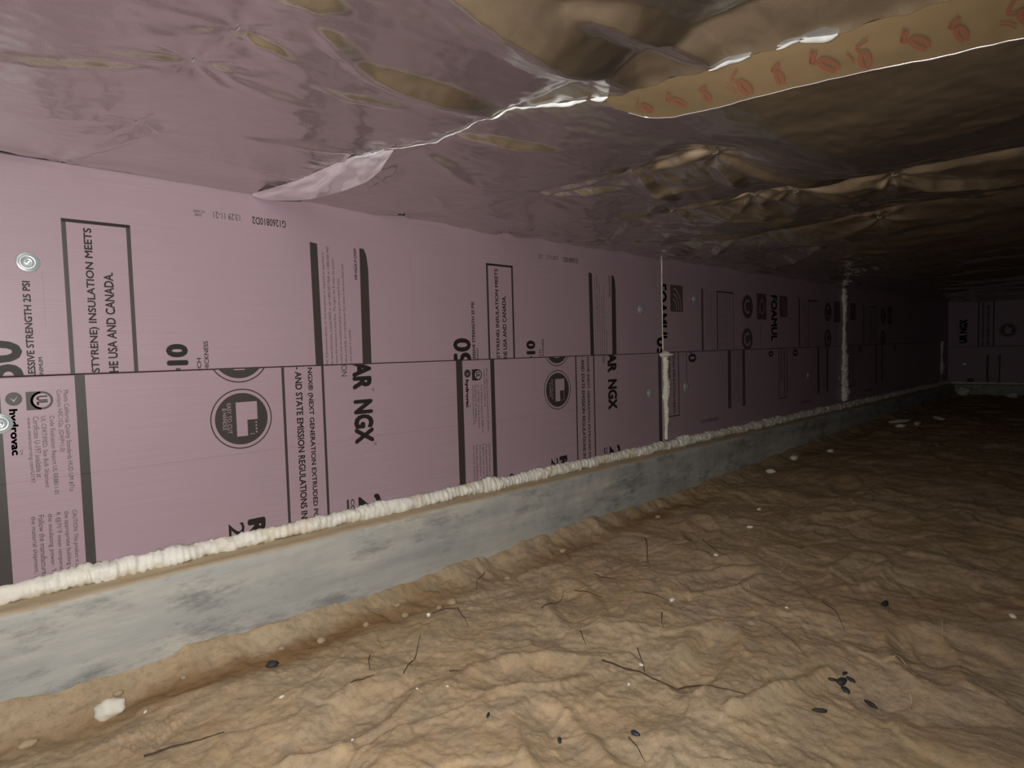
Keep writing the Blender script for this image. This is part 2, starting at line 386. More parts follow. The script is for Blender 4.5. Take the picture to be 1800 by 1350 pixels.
def emblem(p, cz):
    p.ring(cx, cz, .0748, .0780); p.disc(cx, cz, .0668)
    h0, h1, z0, z1 = .5785, .6325, -.1985-(-.1530), -.1100-(-.1530)
    p.add([(h0, cz+z0), (.6060, cz+z0), (.6060, cz-.004), (h1, cz-.004), (h1, cz+z1), (h0, cz+z1)], [(0, 1, 2, 3, 4, 5)], 1, 1)
    p.text('EASY TO CUT', .5560, .5665, cz-.0360, cz+.0420, 'down', .0, 1, 1)
    p.text('& HANDLE', .5445, .5550, cz-.0255, cz+.0300, 'down', .0, 1, 1)
    for i in range(4): p.rect(.6265, .6305, cz-.014-.0085*i, cz-.010-.0085*i, 1, 1)
    for i in range(2): p.rect(.6130+.006*i, .6165+.006*i, cz-.043, cz-.0405, 1, 1)
emblem(p, cz); D['round_emblem'] = p
p = Print(); emblem(p, cz+.1718); D['round_emblem_cut_off'] = p
p = Print(); p.rect(.7024, .7098, -.55, .1); p.rect(.8178, .8252, -.55, .1)
p.text('NGX® (NEXT GENERATION EXTRUDED POLY', .7725, .7915, -.4790, -.0275, 'down', .022)
p.text('- AND STATE EMISSION REGULATIONS IN T', .7395, .7590, -.4690, -.0245, 'down', .022); D['printed_notice'] = p
p = Print(); p.text('ION', .8800, .8985, -.0568, -.0190, 'down', .0); D['printed_caption'] = p
p = Print(); p.text('AR', .9150, .9790, -.0985, -.0130, 'down', .045); p.ring(.9830, -.1010, .0028, .0042, n=16)
p.text('NGX', .9145, .9800, -.2600, -.1285, 'down', .045); p.ring(.9835, -.2655, .0028, .0042, n=16); D['printed_product_name'] = p
p = Print(); p.text('25', .9172, .9950, -.5400, -.4178, 'down', .025); p.text('COMPRES', .8925, .9050, -.5300, -.4205, 'down', .02); p.rect(.8800, .8870, -.53, -.4197); D['printed_number'] = p
p = Print(); p.text('R-', .5936, .6409, -.4900, -.4190, 'down', .05); p.text('20', .5454, .5853, -.5000, -.4215, 'down', .01); D['printed_rating'] = p
p = Print(); p.text('90', .2980, .3435, -.5400, -.4450, 'down', .03); D['printed_digits'] = p

# prints on the second pair of boards (another printing), upper and lower
def rect_logo(p, h0, h1, z0, z1):
    p.rect(h0, h1, z0, z1)
    for k in range(3):
        r = (.35+.22*k)*(z1-z0); c = h0+(h1-h0)*.15
        n = 14; vs = []
        for i in range(n+1):
            a = -.1+1.5*i/n
            for rr in (r, r+.007):
                vs.append((min(h1-.004, c+(rr)*.75*math.cos(a)), min(z1-.004, z0+.004+rr*.95*math.sin(a)+.01)))
        p.add(vs, [(2*i, 2*i+1, 2*i+3, 2*i+2) for i in range(n)], 1, 1)
V = {}
p = Print(); p.text('FOAMUL', 2.520, 2.6060, .0250, .3060, 'down', .03); V['printed_product_name'] = p
p = Print(); rect_logo(p, 2.6366, 2.7501, .1769, .3064); V['printed_logo'] = p
p = Print(); p.rect(2.9298, 2.9488, -.1, .304); V['printed_bar'] = p
p = micro(['protective barrier or thermal barrier is required', 'consult the data sheet or call for information', 'the higher the R-value the greater the power', 'installed properly to get the marked R-value'], 2.9650, 3.0680, .2915, 'down', [.31, .30, .28, .25], .45); V['printed_fine_print'] = p
p = Print(); p.frame(3.0896, 3.2774, -.1, .2995, .012, bottom=False, tr=.005)
for k in range(5): p.text('insulation meets the federal and state rules', 3.118+.028*k, 3.130+.028*k, 0, .285, 'down', .0)
V['printed_notice'] = p
p = Print(); p.disc(3.449, .225, .068); p.ring(3.449, .225, .028, .040, 1, 1, a0=.9, a1=5.4); V['round_emblem'] = p
p = Print(); p.rect(3.5679, 3.6931, .1546, .3071); p.text('Q', 3.59, 3.67, .18, .28, 'down', .02, 1, 1); V['printed_label_block'] = p
p = Print(); p.disc(3.443, .038, .066); p.ring(3.443, .038, .026, .040, 1, 1, a0=.9, a1=6.0); V['round_emblem_lower'] = p
p = Print(); p.text('see bulk shipment certificate', 3.60, 3.625, .0, .136, 'down', .0); V['printed_caption'] = p
V2 = {}
p = Print(); p.frame(2.5782, 2.7067, -.337, .1, .008, top=False)
p.text('STYRENE) INSULATION MEETS', 2.645, 2.670, -.322, .010, 'down', .018); p.text('HE USA AND CANADA.', 2.605, 2.628, -.230, .010, 'down', .018); V2['printed_notice'] = p
p = Print(); p.text('50', 2.795, 2.8739, -.0762, .012, 'down', .03); V2['printed_number'] = p
p = Print(); p.rect(2.7756, 2.7800, -.1882, -.0158); V2['printed_rule'] = p
p = Print(); p.rect(3.2082, 3.2441, -.3432, .1); V2['printed_bar_wide'] = p
p = micro(['A protective barrier or thermal barrier is required as specified', 'for more information consult the data sheet', 'The higher the R-value the greater', 'installed properly to get the marked value'], 3.2533, 3.3741, -.015, 'down', [.31, .30, .26, .29], .5); V2['printed_fine_print'] = p
p = Print(); p.rect(3.3798, 3.4125, -.3438, .1); V2['printed_bar'] = p
p = Print(); p.text('10', 3.7217, 3.7875, -.0713, -.01, 'down', .04); V2['printed_rating'] = p
p = Print(); p.text('G1260810D2', 2.9181, 3.10, -.395, -.378, 'h', .008); V2['printed_date_code'] = p

# ------------------------------------------------------------------ foam boards
def board(h0, h1, z0, z1, label, place=SIDE, bev=.003):
    vs, fs = [], []
    bm = bmesh.new()
    v, f = boxgeo(h0, h1, z0, z1, 0, .05)
    bv = [bm.verts.new(q) for q in v]
    for q in f: bm.faces.new([bv[i] for i in q])
    bmesh.ops.recalc_face_normals(bm, faces=bm.faces[:])
    bmesh.ops.bevel(bm, geom=[e for e in bm.edges if all(abs(w.co.z) < 1e-6 for w in e.verts)], offset=bev, segments=2, affect='EDGES', profile=.5)
    bm.verts.ensure_lookup_table()
    vs = [place(w.co.x, w.co.y, -w.co.z) for w in bm.verts]; fs = [tuple(w.index for w in fc.verts) for fc in bm.faces]
    bm.free()
    o = pyobj('insulation_board', vs, fs, M_board, origin=place((h0+h1)/2, z0, -.025))
    return tag(o, label, 'insulation board', 'pink foam boards on the walls')
TOPZ, BOTZ = .4355, -.486
J0, J1, J2 = .002, 2.5635, 5.002
bU = [board(J0-2*PER, J0-.002, SEAM+.001, TOPZ, 'upper pink foam board at the left edge, before the nearest boxed notice'),
      board(J0, J1-.003, SEAM+.001, TOPZ, 'nearest upper pink foam board, with two boxed notices, under the silvered film'),
      board(J1+.003, J2-.01, SEAM+.003, TOPZ, 'upper pink foam board between the two long vertical foam seams'),
      board(J2+.03, END_X, SEAM+.006, TOPZ, 'dim upper pink foam board next to the far corner')]
bL = [board(J0-2*PER, J0-.002, BOTZ, SEAM-.001, 'lower pink foam board at the left edge, below the cut seam'),
      board(J0, 2.556, BOTZ, SEAM-.001, 'nearest lower pink foam board, with two large round emblems'),
      board(2.563, J2-.01, BOTZ, SEAM+.001, 'lower pink foam board between the two long vertical foam seams'),
      board(J2+.03, 8.00, BOTZ, SEAM+.004, 'dim lower pink foam board next to the far corner'),
      board(8.04, END_X, BOTZ, SEAM+.004, 'narrow lower pink foam strip in the far corner')]
for nm, p in U.items():
    a = p.mesh(nm, SEAM+.0015, TOPZ)
    for k in range(2):
        put_print(nm, a, bU[1], PER*k)
    put_print(nm, a, bU[0], -PER)
p = Print(); p.text('50', .0759+2*PER, .1534+2*PER, -.0380, .0530, 'up', .03); put_print('printed_number_large', p.mesh('printed_number_large', SEAM+.0015, TOPZ, hhi=J1-.004), bU[1])
for h, a, b in ((1.2450, .04, .213), (1.2905, .223, .27), (1.1345, -.015, .33), (.1955, .08, .20)):
    p = Print(); p.rect(h-.0007, h+.0007, a, b); me = p.mesh('score_mark', SEAM, TOPZ); me.materials[0] = M_score; put_print('score_mark', me, bU[1])
for nm, p in D.items():
    a = p.mesh(nm, BOTZ+.004, SEAM-.0015)
    for k in range(2):
        put_print(nm, a, bL[1], PER*k)
    put_print(nm, a, bL[0], -PER)
p = Print(); p.rect(.0851+2*PER, .1125+2*PER, -.55, .1); put_print('printed_bar_wide', p.mesh('printed_bar_wide', BOTZ+.004, SEAM-.0015), bL[1])
p = Print(); p.rect(J0, 2.55, -.2440, -.2426); me = p.mesh('score_mark', BOTZ, SEAM); me.materials[0] = M_score; put_print('score_mark', me, bL[1])
for nm, p in V.items():
    if nm == 'printed_product_name':
        put_print(nm, p.mesh(nm, SEAM+.005, TOPZ, hlo=J1+.004), bU[2])
        put_print(nm, p.mesh(nm, SEAM+.005, TOPZ), bU[2], PER+.022); continue
    a = p.mesh(nm, SEAM+.005, TOPZ); a.materials[0] = M_ink_faint
    for k in range(2): put_print(nm, a, bU[2], (PER+.03)*k)
    put_print(nm, a, bU[3], 2*PER+.09)
for nm, p in V2.items():
    a = p.mesh(nm, BOTZ+.004, SEAM-.0005); a.materials[0] = M_ink_faint
    for k in range(2): put_print(nm, a, bL[2], (PER+.07)*k)
    put_print(nm, a, bL[3], 2*PER+.12)
# end wall: same boards, seen across the far end
eU = [board(.002+i*2.44, .002+i*2.44+2.436, -.075, TOPZ, ['upper pink foam board on the far end wall', 'upper pink foam board on the far end wall, out past the right edge'][i], ENDW) for i in range(2)]
eL = [board(.002+i*2.44, .002+i*2.44+2.436, BOTZ, -.078, ['lower pink foam board on the far end wall', 'lower pink foam board on the far end wall, out past the right edge'][i], ENDW) for i in range(2)]
E1 = {}
p = Print(); p.text('UR NGX', .106, .181, -.034, .225, 'up', .05); E1['printed_product_name'] = p
p = Print(); p.rect(.272, .286, -.2, .42); p.rect(.402, .417, -.2, .41); p.text('AND STATE EMISSION REGULATIONS', .305, .330, -.07, .40, 'up', .02); p.text('NEXT GENERATION EXTRUDED', .350, .375, -.07, .37, 'up', .02); E1['printed_notice'] = p
p = Print(); p.ring(.532, .091, .073, .078); p.disc(.532, .091, .066); p.add([(.505, .055), (.560, .055), (.560, .12), (.535, .12), (.535, .13), (.505, .13)], [(0, 1, 2, 3, 4, 5)], 1, 1); E1['round_emblem'] = p
for nm, p in E1.items():
    put_print(nm, p.mesh(nm, -.072, TOPZ, place=ENDW), eU[0], 0, ENDW); put_print(nm, p.mesh(nm, -.072, TOPZ, place=ENDW), eU[0], PER, ENDW)
E2 = {}
p = Print(); p.rect(.350, .372, -.50, -.162); p.rect(.455, .472, -.5, -.162)
for k in range(3): p.text('protective barrier or thermal barrier is required', .385+.023*k, .397+.023*k, -.48, -.17, 'up', .0)
E2['printed_fine_print'] = p
p = Print(); p.text('50', .18, .244, -.489, -.425, 'up', .03); E2['printed_number'] = p
for nm, p in E2.items():
    put_print(nm, p.mesh(nm, BOTZ+.01, -.08, place=ENDW), eL[0], 0, ENDW); put_print(nm, p.mesh(nm, BOTZ+.01, -.08, place=ENDW), eL[0], PER, ENDW)

# ------------------------------------------------------------------ silvered film under the joists
LAPY = [-5.3, -3.0, -2.0, -1.361, -1.321, -1.203, -1.018, -.933, -.889, -.801, -.625, -.552, -.448, -.255, .03]
LAPX = [1.32, 1.06, .955, .891, .885, .867, .859, .828, .804, .777, .781, .734, .701, .706, .690]
STRY = [-5.3, -3.0, -2.0, -1.508, -1.436, -1.359, -1.278, -1.204, -1.064, -1.019, -.984, .03]
STRX = [1.46, 1.18, 1.06, .990, .978, .962, .950, .940, .946, .932, .885, .70]
JOIST = np.array([-3.1, -2.56, -2.08, -1.6, -1.12, -.64, -.16, .32, .79, 1.26, 1.72, 2.27, 2.68, 3.2, 3.68, 4.16, 4.65, 5.12, 5.6, 6.08, 6.56, 7.04, 7.52, 8.0, 8.5])
STAPLES = [(.316, -.642), (.237, -.012), (.309, -.337), (.333, -.777), (1.233, -.770), (1.291, -.957), (1.675, -.607), (1.736, -.836), (1.760, -.945),
           (1.807, -1.169), (2.323, -.991), (2.647, -.860), (4.656, -1.041), (3.20, -.55), (3.68, -1.0), (.80, -.30), (1.10, -.02), (1.54, -.02)]
# creases: ends, half width, depth of the downward fold
CREASE = [((.06, -.50), (.28, -.592), .017, .0085), ((.46, -.38), (.69, -.462), .020, .0085), ((.47, -.80), (.79, -.80), .036, .017), ((.48, -.69), (.65, -.722), .015, .006),
          ((.318, -.758), (.437, -.761), .014, .005), ((.308, -.885), (.421, -.924), .03, .010), ((.394, -.872), (.521, -.798), .018, .007),
          ((.44, -1.06), (.86, -1.040), .058, .032), ((.60, -1.125), (.88, -1.185), .030, .016),
          ((.786, -.655), (.99, -.779), .022, .010), ((.784, -.561), (1.028, -.448), .022, .008), ((1.217, -.44), (1.236, -.79), .022, .013), ((1.264, -.756), (1.55, -.705), .022, .012),
          ((1.260, -.75), (1.295, -.97), .020, .011), ((1.308, -.951), (1.53, -.904), .026, .012), ((1.308, -.951), (1.822, -1.149), .022, .012),
          ((1.552, -.46), (1.69, -.62), .018, .010), ((1.675, -.58), (1.742, -.85), .02, .013), ((1.73, -.82), (1.765, -.96), .018, .011), ((1.755, -.93), (1.855, -1.19), .022, .012),
          ((1.85, -1.16), (2.0, -1.44), .03, .015), ((2.03, -.40), (2.26, -.76), .022, .013), ((2.248, -.73), (2.29, -1.05), .025, .013), ((2.21, -1.22), (2.07, -1.37), .02, .010),
          ((.228, -.01), (.385, -.43), .020, .007), ((.316, -.642), (.53, -.61), .016, .005), ((.316, -.642), (.15, -.59), .014, .004), ((.861, -.18), (.823, -.45), .02, .008),
          ((1.0, -.30), (1.25, -.12), .02, .007), ((1.3, -.35), (1.55, -.12), .02, .008), ((1.75, -.40), (2.0, -.10), .02, .010), ((2.3, -.5), (2.62, -.08), .025, .012), ((2.7, -.7), (3.1, -.2), .03, .013)]
_rc = random.Random(23)
for _k in range(46):                                   # pull wrinkles in the slack film close to the wall
    cx_, cy_ = _rc.uniform(1.15, 3.6), _rc.uniform(-.85, -.07); an_ = -.76+_rc.uniform(-.45, .45); hl_ = _rc.uniform(.06, .20)
    dx_, dy_ = hl_*math.cos(an_), hl_*math.sin(an_)
    CREASE.append(((cx_-dx_, min(-.01, cy_-dy_)), (cx_+dx_, cy_+dy_), _rc.uniform(.010, .020), _rc.uniform(.0035, .0075)))
def film_z(x, y, sheet):
    x = np.asarray(x, float); y = np.asarray(y, float)
    i = np.clip(np.searchsorted(JOIST, x)-1, 0, len(JOIST)-2); t = (x-JOIST[i])/(JOIST[i+1]-JOIST[i])
    bay = np.interp(x, [.6, .9, 1.26, 1.8, 3.0, 8], [.008, .020, .038, .048, .048, .05])
    amp = bay*(1+.55*perlin(i*1.7+x*.4, y*1.7, 61))*(.22+.78*sstep(.02, -.30, y))
    t = np.clip(t, 0, 1)+.04*perlin(x*2, y*5, 66)*np.sin(np.pi*np.clip(t, 0, 1))
    z = .439-np.clip(amp, .002, .08)*np.abs(np.sin(np.pi*t))**.72
    k2 = sstep(-.98, -1.22, y)*sstep(.76, .82, x)*sstep(1.80, 1.74, x)      # past the red print one broad belly spans two joist bays
    tb = np.clip((x-.79)/.97, 0, 1); z = z*(1-k2)+k2*(.439-.092*np.sin(np.pi*tb**1.08)**.85)
    far = sstep(.85, 1.7, x)
    wx = x+.05*perlin(x*4, y*4, 71); wy = y+.05*perlin(x*4, y*4, 72)
    z = z+(.0024+.0045*far)*(np.abs(perlin(wx*7, wy*5, 62))-.25)+(.0012+.0030*far)*(np.abs(perlin(wx*13+wy*5, wy*17, 63))-.25)+.0006*perlin(x*45, y*60, 64)
    z = z+.004*perlin(x*3.1, y*2.2, 65)
    for k, (sx, sy) in enumerate(STAPLES):
        d = np.hypot(x-sx, y-sy); th = np.arctan2(y-sy, x-sx)
        z = z+np.exp(-d/(.11+.05*far))*(1-np.exp(-d/.012))*(.005+.007*far)*(np.abs(np.sin(th*3.5+k*1.3+2.0*perlin(x*3, y*3, 90+k)))-.6)+.006*np.exp(-(d/.05)**2)
    for (ax, ay), (bx, by), w, a in CREASE:
        ln = math.hypot(bx-ax, by-ay); a = a*(1.35 if ax > 1 else 1.15); ux, uy = (bx-ax)/ln, (by-ay)/ln
        if x.ndim == 0 and (abs(x-(ax+bx)/2) > ln+.1 or abs(y-(ay+by)/2) > ln+.1): continue
        s = ((x-ax)*ux+(y-ay)*uy)/ln; q = -(x-ax)*uy+(y-ay)*ux
        q = q+.012*perlin(s*3+ax*9, q*0+by*7, 77)
        pr = np.sin(np.pi*np.clip(s, 0, 1))**.8; ww = w*(.35+.65*pr)
        z = z-a*pr*(.45*np.exp(-(q/ww)**2)+.55*np.maximum(0, 1-np.abs(q)/(1.35*ww)))
    z = z-.007*sstep(-.09, 0, y)
    for nx, nw, nh in ((1.105, .016, .016), (1.875, .018, .012), (.12, .07, .010), (.70, .03, .008), (1.54, .015, .008)):
        z = z+nh*np.exp(-((x-nx)/nw)**2)*sstep(-.045, -.002, y)
    if sheet == 'B':
        lx = np.interp(y, LAPY, LAPX); st = np.interp(y, STRY, STRX); k = sstep(-.93, -1.06, y)
        q = (x-lx)/np.maximum(st-lx, .03)
        z = z+k*np.where(q < 1, -.016*np.clip(q, 0, 1), -.016*np.exp(-np.maximum(x-st, 0)/.34))
        z = z+.004*np.exp(-np.abs(x-lx)/.02)
    else:
        lx = np.interp(y, LAPY, LAPX); z = z-.005*np.exp(-(lx-x)/.015)*(1+.8*perlin(y*22, x*0, 81))
    return z
ys = spaced(-5.18, -.002, [(-2.0, .04), (-1.45, .010), (-.002, .0055)])
LX = lambda y: np.interp(y, LAPY, LAPX)
uA = spaced(-2.88, .69, [(-.15, .04), (.69, .0055)])
UA, YA = np.meshgrid(uA, ys, indexing='ij'); tA = (UA+2.9)/(.69+2.9); lip = .004*perlin(YA*30, YA*0, 82)
XA = np.where(UA > -.15, -.15+(UA+.15)/(.84)*(LX(YA)+.15+lip), UA)
filmA = link('silver_film', grid_mesh('silver_film', XA, YA, film_z(XA, YA, 'A'), M_film, flip=False))
tag(filmA, 'silvered plastic film sheet overhead on the near side, mirroring the pink boards', 'film sheet', 'silvered film under the joists')
uB = spaced(0, 1, [(.30, .0007), (.55, .0016), (1, .004)])
UB, YB = np.meshgrid(uB, ys, indexing='ij'); XB = LX(YB)-.012+UB*(END_X-.004-LX(YB)+.012)
filmB = link('silver_film', grid_mesh('silver_film', XB, YB, film_z(XB, YB, 'B'), M_film))
tag(filmB, 'crumpled silvered film sheet overhead beyond the lap seam, with red printed marks', 'film sheet', 'silvered film under the joists')
def fz(x, y, s): return float(film_z(x, y, s))

# curled lap edge, its glints painted pale, in lengths that show, and the crease's painted glint line beside the red print
def ribbon(name, path, width, M, parent, seed, drop=.006):
    vs, fs = [], []; n = len(path)
    for i, (x, y, w) in enumerate(path):
        z = fz(x, y, 'A')-.0015; nz = mnoise.noise((y*60, seed, 0)); ny = mnoise.noise((y*35, seed+5, 0))
        ww = width*w
        for k in range(5):
            a = k/4
            vs.append((x-.004+ww*(a-.3)+.002*ny, y+.001*ny*k, z-drop*w*math.sin(a*2.6+nz*.6)-.0015*nz*k*w))
        if i: fs += [((i-1)*5+k, i*5+k, i*5+k+1, (i-1)*5+k+1) for k in range(4)]
    return pyobj(name, vs, fs, M, parent, smooth=True)
def lap_path(y0, y1, n, f):
    return [(float(LX(y)), y, f((y-y0)/(y1-y0))) for y in np.linspace(y0, y1, n)]
bell = lambda t: .25+.75*max(0, math.sin(math.pi*t))
for k, (y0, y1, w, dr) in enumerate([(-.36, -.52, .008, .003), (-.50, -.80, .0035, .0015), (-.78, -.90, .005, .003), (-.88, -.965, .010, .006), (-.972, -1.0, .008, .006), (-1.175, -1.235, .010, .003), (-1.27, -1.30, .008, .003), (-1.30, -1.345, .015, .006)]):
    ribbon('curled_edge', lap_path(y0, y1, 46, bell), w, M_film_edge, filmA, k*3.1, dr)
SX = lambda y: float(np.interp(y, STRY, STRX))
vs, fs = [], []; path = np.linspace(-1.0, -2.2, 160)
for i, y in enumerate(path):
    x = SX(y); z = fz(x, y, 'B')-.0022
    for k in range(5):
        a = math.pi*k/4; vs.append((x-.0009*math.cos(a), y, z-.0010*math.sin(a)))
    if i: fs += [((i-1)*5+k, i*5+k, i*5+k+1, (i-1)*5+k+1) for k in range(4)]
pyobj('crease_edge', vs, fs, M_flap, filmB, smooth=True)  # thin pale tube added to stand for the glint on the crease
fs = []; path = np.linspace(-.985, -3.2, 330); NQ = 12
TY = np.repeat(path[:, None], NQ, 1); TX0 = LX(TY)+.005; TX1 = np.maximum(np.interp(TY, STRY, STRX)-.001, TX0+.003)
TX = TX0+(TX1-TX0)*np.arange(NQ)[None]/(NQ-1); TZ = film_z(TX, TY, 'B')-.0022
vs = np.stack([TX, TY, TZ], -1).reshape(-1, 3).tolist()
for i in range(1, len(path)): fs += [((i-1)*NQ+k, i*NQ+k, i*NQ+k+1, (i-1)*NQ+k+1) for k in range(NQ-1)]
tag(pyobj('printed_tape', vs, fs, M_tape, filmB, smooth=True), 'amber strip with red printed marks along the lap')
# red printed marks along the strip: a ring with two flourishes each
marks = [(.944, -1.031), (.949, -1.087), (.952, -1.140), (.953, -1.198), (.956, -1.251), (.955, -1.309), (.964, -1.358), (.968, -1.414), (.977, -1.46), (.983, -1.52), (.99, -1.58)]
for k, (mx_, my_) in enumerate(marks):
    mx_ = float(LX(my_)+.56*(SX(my_)-LX(my_)))
    vs, fs = [], []; rr_ = random.Random(k+50); rot_ = -.7+.9*rr_.random(); sc_ = .7+.3*rr_.random()
    zm = fz(mx_, my_, 'B'); sm_ = (fz(mx_+.02, my_, 'B')-fz(mx_-.02, my_, 'B'))/.04
    def stroke(pts, w):
        c_, s_ = math.cos(rot_), math.sin(rot_); pts = [(sc_*(a*c_-b*s_), sc_*(a*s_+b*c_)) for a, b in pts]; w *= sc_
        n0 = len(vs)
        for i, (a, b) in enumerate(pts):
            a2, b2 = pts[min(i+1, len(pts)-1)]; a1, b1 = pts[max(i-1, 0)]; l = math.hypot(a2-a1, b2-b1) or 1
            nx, ny = -(b2-b1)/l*w, (a2-a1)/l*w
            for sg in (-1, 1):
                x, y = mx_+a+sg*nx, my_+b+sg*ny; vs.append((x, y, zm-.0050+(x-mx_)*sm_))
            if i: q = n0+2*i; fs.append((q-2, q-1, q+1, q))
    r = .0095; rnd = random.Random(k)
    stroke([(r*1.35*math.cos(t)+.010, r*.62*math.sin(t)-.004) for t in np.linspace(.3, 6.0+rnd.random()*.5, 17)], .0036)
    stroke([(-.004-.011*t, .008*math.sin(t*2.4)-.004*t) for t in np.linspace(0, 1.6, 8)], .0016)
    if k % 3: stroke([(-.016+.004*t, -.012+.011*t) for t in np.linspace(0, 1.5, 6)], .0030)
    else: stroke([(.012-.012*t, .012+.003*t*t) for t in np.linspace(0, 1.5, 7)], .0014)
    pyobj('red_print_mark', vs, fs, M_red, filmB)
# torn flap hanging from the near sheet by the lap
FLAP_TOP = [(.645, -.003, .430), (.681, -.184, .430), (.691, -.391, .430), (.700, -.473, .430), (.732, -.532, .427)]
FLAP_LIP = [(.646, -.004, .425), (.686, -.018, .415), (.723, -.090, .405), (.737, -.188, .398), (.749, -.281, .395), (.753, -.379, .395), (.749, -.455, .405), (.733, -.534, .425)]
def along(P, u):
    f = u*(len(P)-1); i = min(int(f), len(P)-2); return Vector(P[i]).lerp(Vector(P[i+1]), f-i)
vs, fs = [], []; NU, NV = 60, 16
for i in range(NU):
    u = i/(NU-1); a, b = along(FLAP_TOP, u), along(FLAP_LIP, u); env = math.sin(math.pi*u)**.6
    for j in range(NV):
        w = j/(NV-1); p_ = a.lerp(b, w)
        cr = env*(.010*mnoise.noise((u*7, w*2.2, 1.3))+.004*mnoise.noise((u*17, w*5, 4.3))+.0025*math.sin(u*21+w*6))
        bl = env*.006*math.sin(math.pi*min(1, w*1.1))
        vs.append((p_.x-cr-bl*.7, p_.y-bl*.6, min(p_.z, .431)-cr*.5))
    if i: fs += [((i-1)*NV+j, i*NV+j, i*NV+j+1, (i-1)*NV+j+1) for j in range(NV-1)]

tag(pyobj('torn_flap', vs, fs, M_flap, filmA, smooth=True), 'torn flap of film hanging at the lap, its bright reflection painted in')
# staples along the joists
STL = ['at the star of creases on the near sheet', 'at the wall edge above the boxed notice', 'between the crease star and the wall', 'above the crease star', 'first bay beyond the lap, nearer the wall', 'first bay beyond the lap, nearer the red marks',
       'second row beyond the lap, nearest the wall', 'second row beyond the lap, middle one', 'second row beyond the lap, third one out', 'second row beyond the lap, farthest right', 'third row beyond the lap', 'fourth row beyond the lap', 'far off near the end wall']
for k, (x, y) in enumerate(STAPLES[:13]):
    z = fz(x, y, 'A' if x < LX(y) else 'B'); v1, f1 = boxgeo(x-.0008, x+.0008, y-.006, y+.006, z-.0022, z-.0008)
    v2, f2 = boxgeo(x-.0008, x+.0008, y-.006, y-.0046, z-.0012, z+.005); v3, f3 = boxgeo(x-.0008, x+.0008, y+.0046, y+.006, z-.0012, z+.005)
    o = pyobj('staple', v1+v2+v3, f1+[tuple(i+8 for i in q) for q in f2]+[tuple(i+16 for i in q) for q in f3], M_screw)
    tag(o, 'small bright staple in the silvered film, '+STL[k], 'staple', 'staples in the film')

# ------------------------------------------------------------------ spray foam beads
def bead(name, path, label, rad, seed, ribs=.014, flat=1.0, seg=14, place=SIDE):
    """path: (h, z, depth, radius scale); a lumpy extruded bead"""
    vs, fs = [], []; n = len(path); s = 0; pv = None
    for i in range(n):
        h, z, d, r = path[i]
        p0 = path[max(0, i-1)]; p1 = path[min(n-1, i+1)]
        th, tz = p1[0]-p0[0], p1[1]-p0[1]; l = math.hypot(th, tz) or 1; th, tz = th/l, tz/l
        nh, nz = -tz, th
        if pv: s += math.hypot(h-pv[0], z-pv[1])
        pv = (h, z)
        for k in range(seg):
            a = 2*math.pi*k/seg; ca, sa = math.cos(a), math.sin(a)
            ss = s+.35*ribs*sa+.006*mnoise.noise((s*9, seed, 3))
            rib = abs(math.sin(math.pi*(ss/ribs+1.3*mnoise.noise((s*6, seed, 8)))))**.6; ra = max(0, .10+.16*mnoise.noise((s*4, seed+3, 8)))
            lump = 1+.30*mnoise.noise((s*13, ca*.7+seed, sa*.7))+.34*mnoise.noise((s*38, ca*1.6+seed, sa*1.6))+.16*mnoise.noise((s*140, ca*3+seed, sa*3))
            lump += (.10+.10*min(1, max(0, h-1.8)))*mnoise.noise((s*75, ca*2.2+seed, sa*2.2+4))
            R = rad*r*lump*(.96-ra+ra*1.3*rib)
            vs.append(place(h+nh*R*ca*1.0, z+nz*R*ca, max(.0012, d+R*sa*flat)))
        if i: fs += [((i-1)*seg+k, (i-1)*seg+(k+1) % seg, i*seg+(k+1) % seg, i*seg+k) for k in range(seg)]
    fs += [tuple(range(seg))[::-1], tuple((n-1)*seg+k for k in range(seg))]
    return tag(pyobj(name, vs, fs, M_foam, smooth=True), label, 'spray foam', 'beads of spray foam')
def bead_path_bottom():
    out = []; h = -2.6
    while h < END_X-.02:
        r = 1+.16*mnoise.noise((h*2.3, 4.2, 0))+.16*mnoise.noise((h*6.1, 9.2, 0))
        for c, w, g in ((1.05, .05, .15), (1.42, .06, .25), (.86, .06, -.30), (2.70, .10, .25), (.30, .12, .15)): r += g*math.exp(-((h-c)/w)**2)
        r = max(.5, r); far = max(0, h-2.6)
        out.append((h, -.4680+.004*mnoise.noise((h*5, 1, 1)), .007, r*(1+.16*min(far, 1)))); h += .0035 if h < 3 else .008
    return out
bead('spray_foam_bead', bead_path_bottom(), 'long lumpy cream bead of spray foam along the foot of the pink wall', .0210, 7, .017, 1.15)
def vpath(h, z0, z1, step, f, d=.004, wob=.006):
    out = []; z = z0
    while z < z1:
        t = (z-z0)/(z1-z0); out.append((h+wob*mnoise.noise((z*14, h*7, 0)), z, d, f(t)*(1+.25*mnoise.noise((z*25, h, 2))))); z += step
    return out
bead('spray_foam_bead', vpath(2.578, -.440, -.012, .003, lambda t: .55+.35*t+2.0*math.exp(-((t-.955)/.022)**2)-.5*max(0, t-.98)*50+.3*math.exp(-((t-.6)/.2)**2)), 'cream bead of spray foam beside the dark printed bar ending the nearest lower board', .0190, 17, .014)
bead('spray_foam_strip', vpath(2.5635, -.01, .424, .004, lambda t: 1, .000, .001), 'thin pale foam line in the joint between the first two upper boards', .0042, 27, .03)
bead('spray_foam_bead', vpath(5.012, -.425, .408, .005, lambda t: 1.0+.35*math.sin(t*7)+(.4 if t < .12 else 0)-.5*max(0, t-.9)*8, .006, .012), 'tall cream foam seam between the second and third pairs of boards', .034, 37, .030, .6)
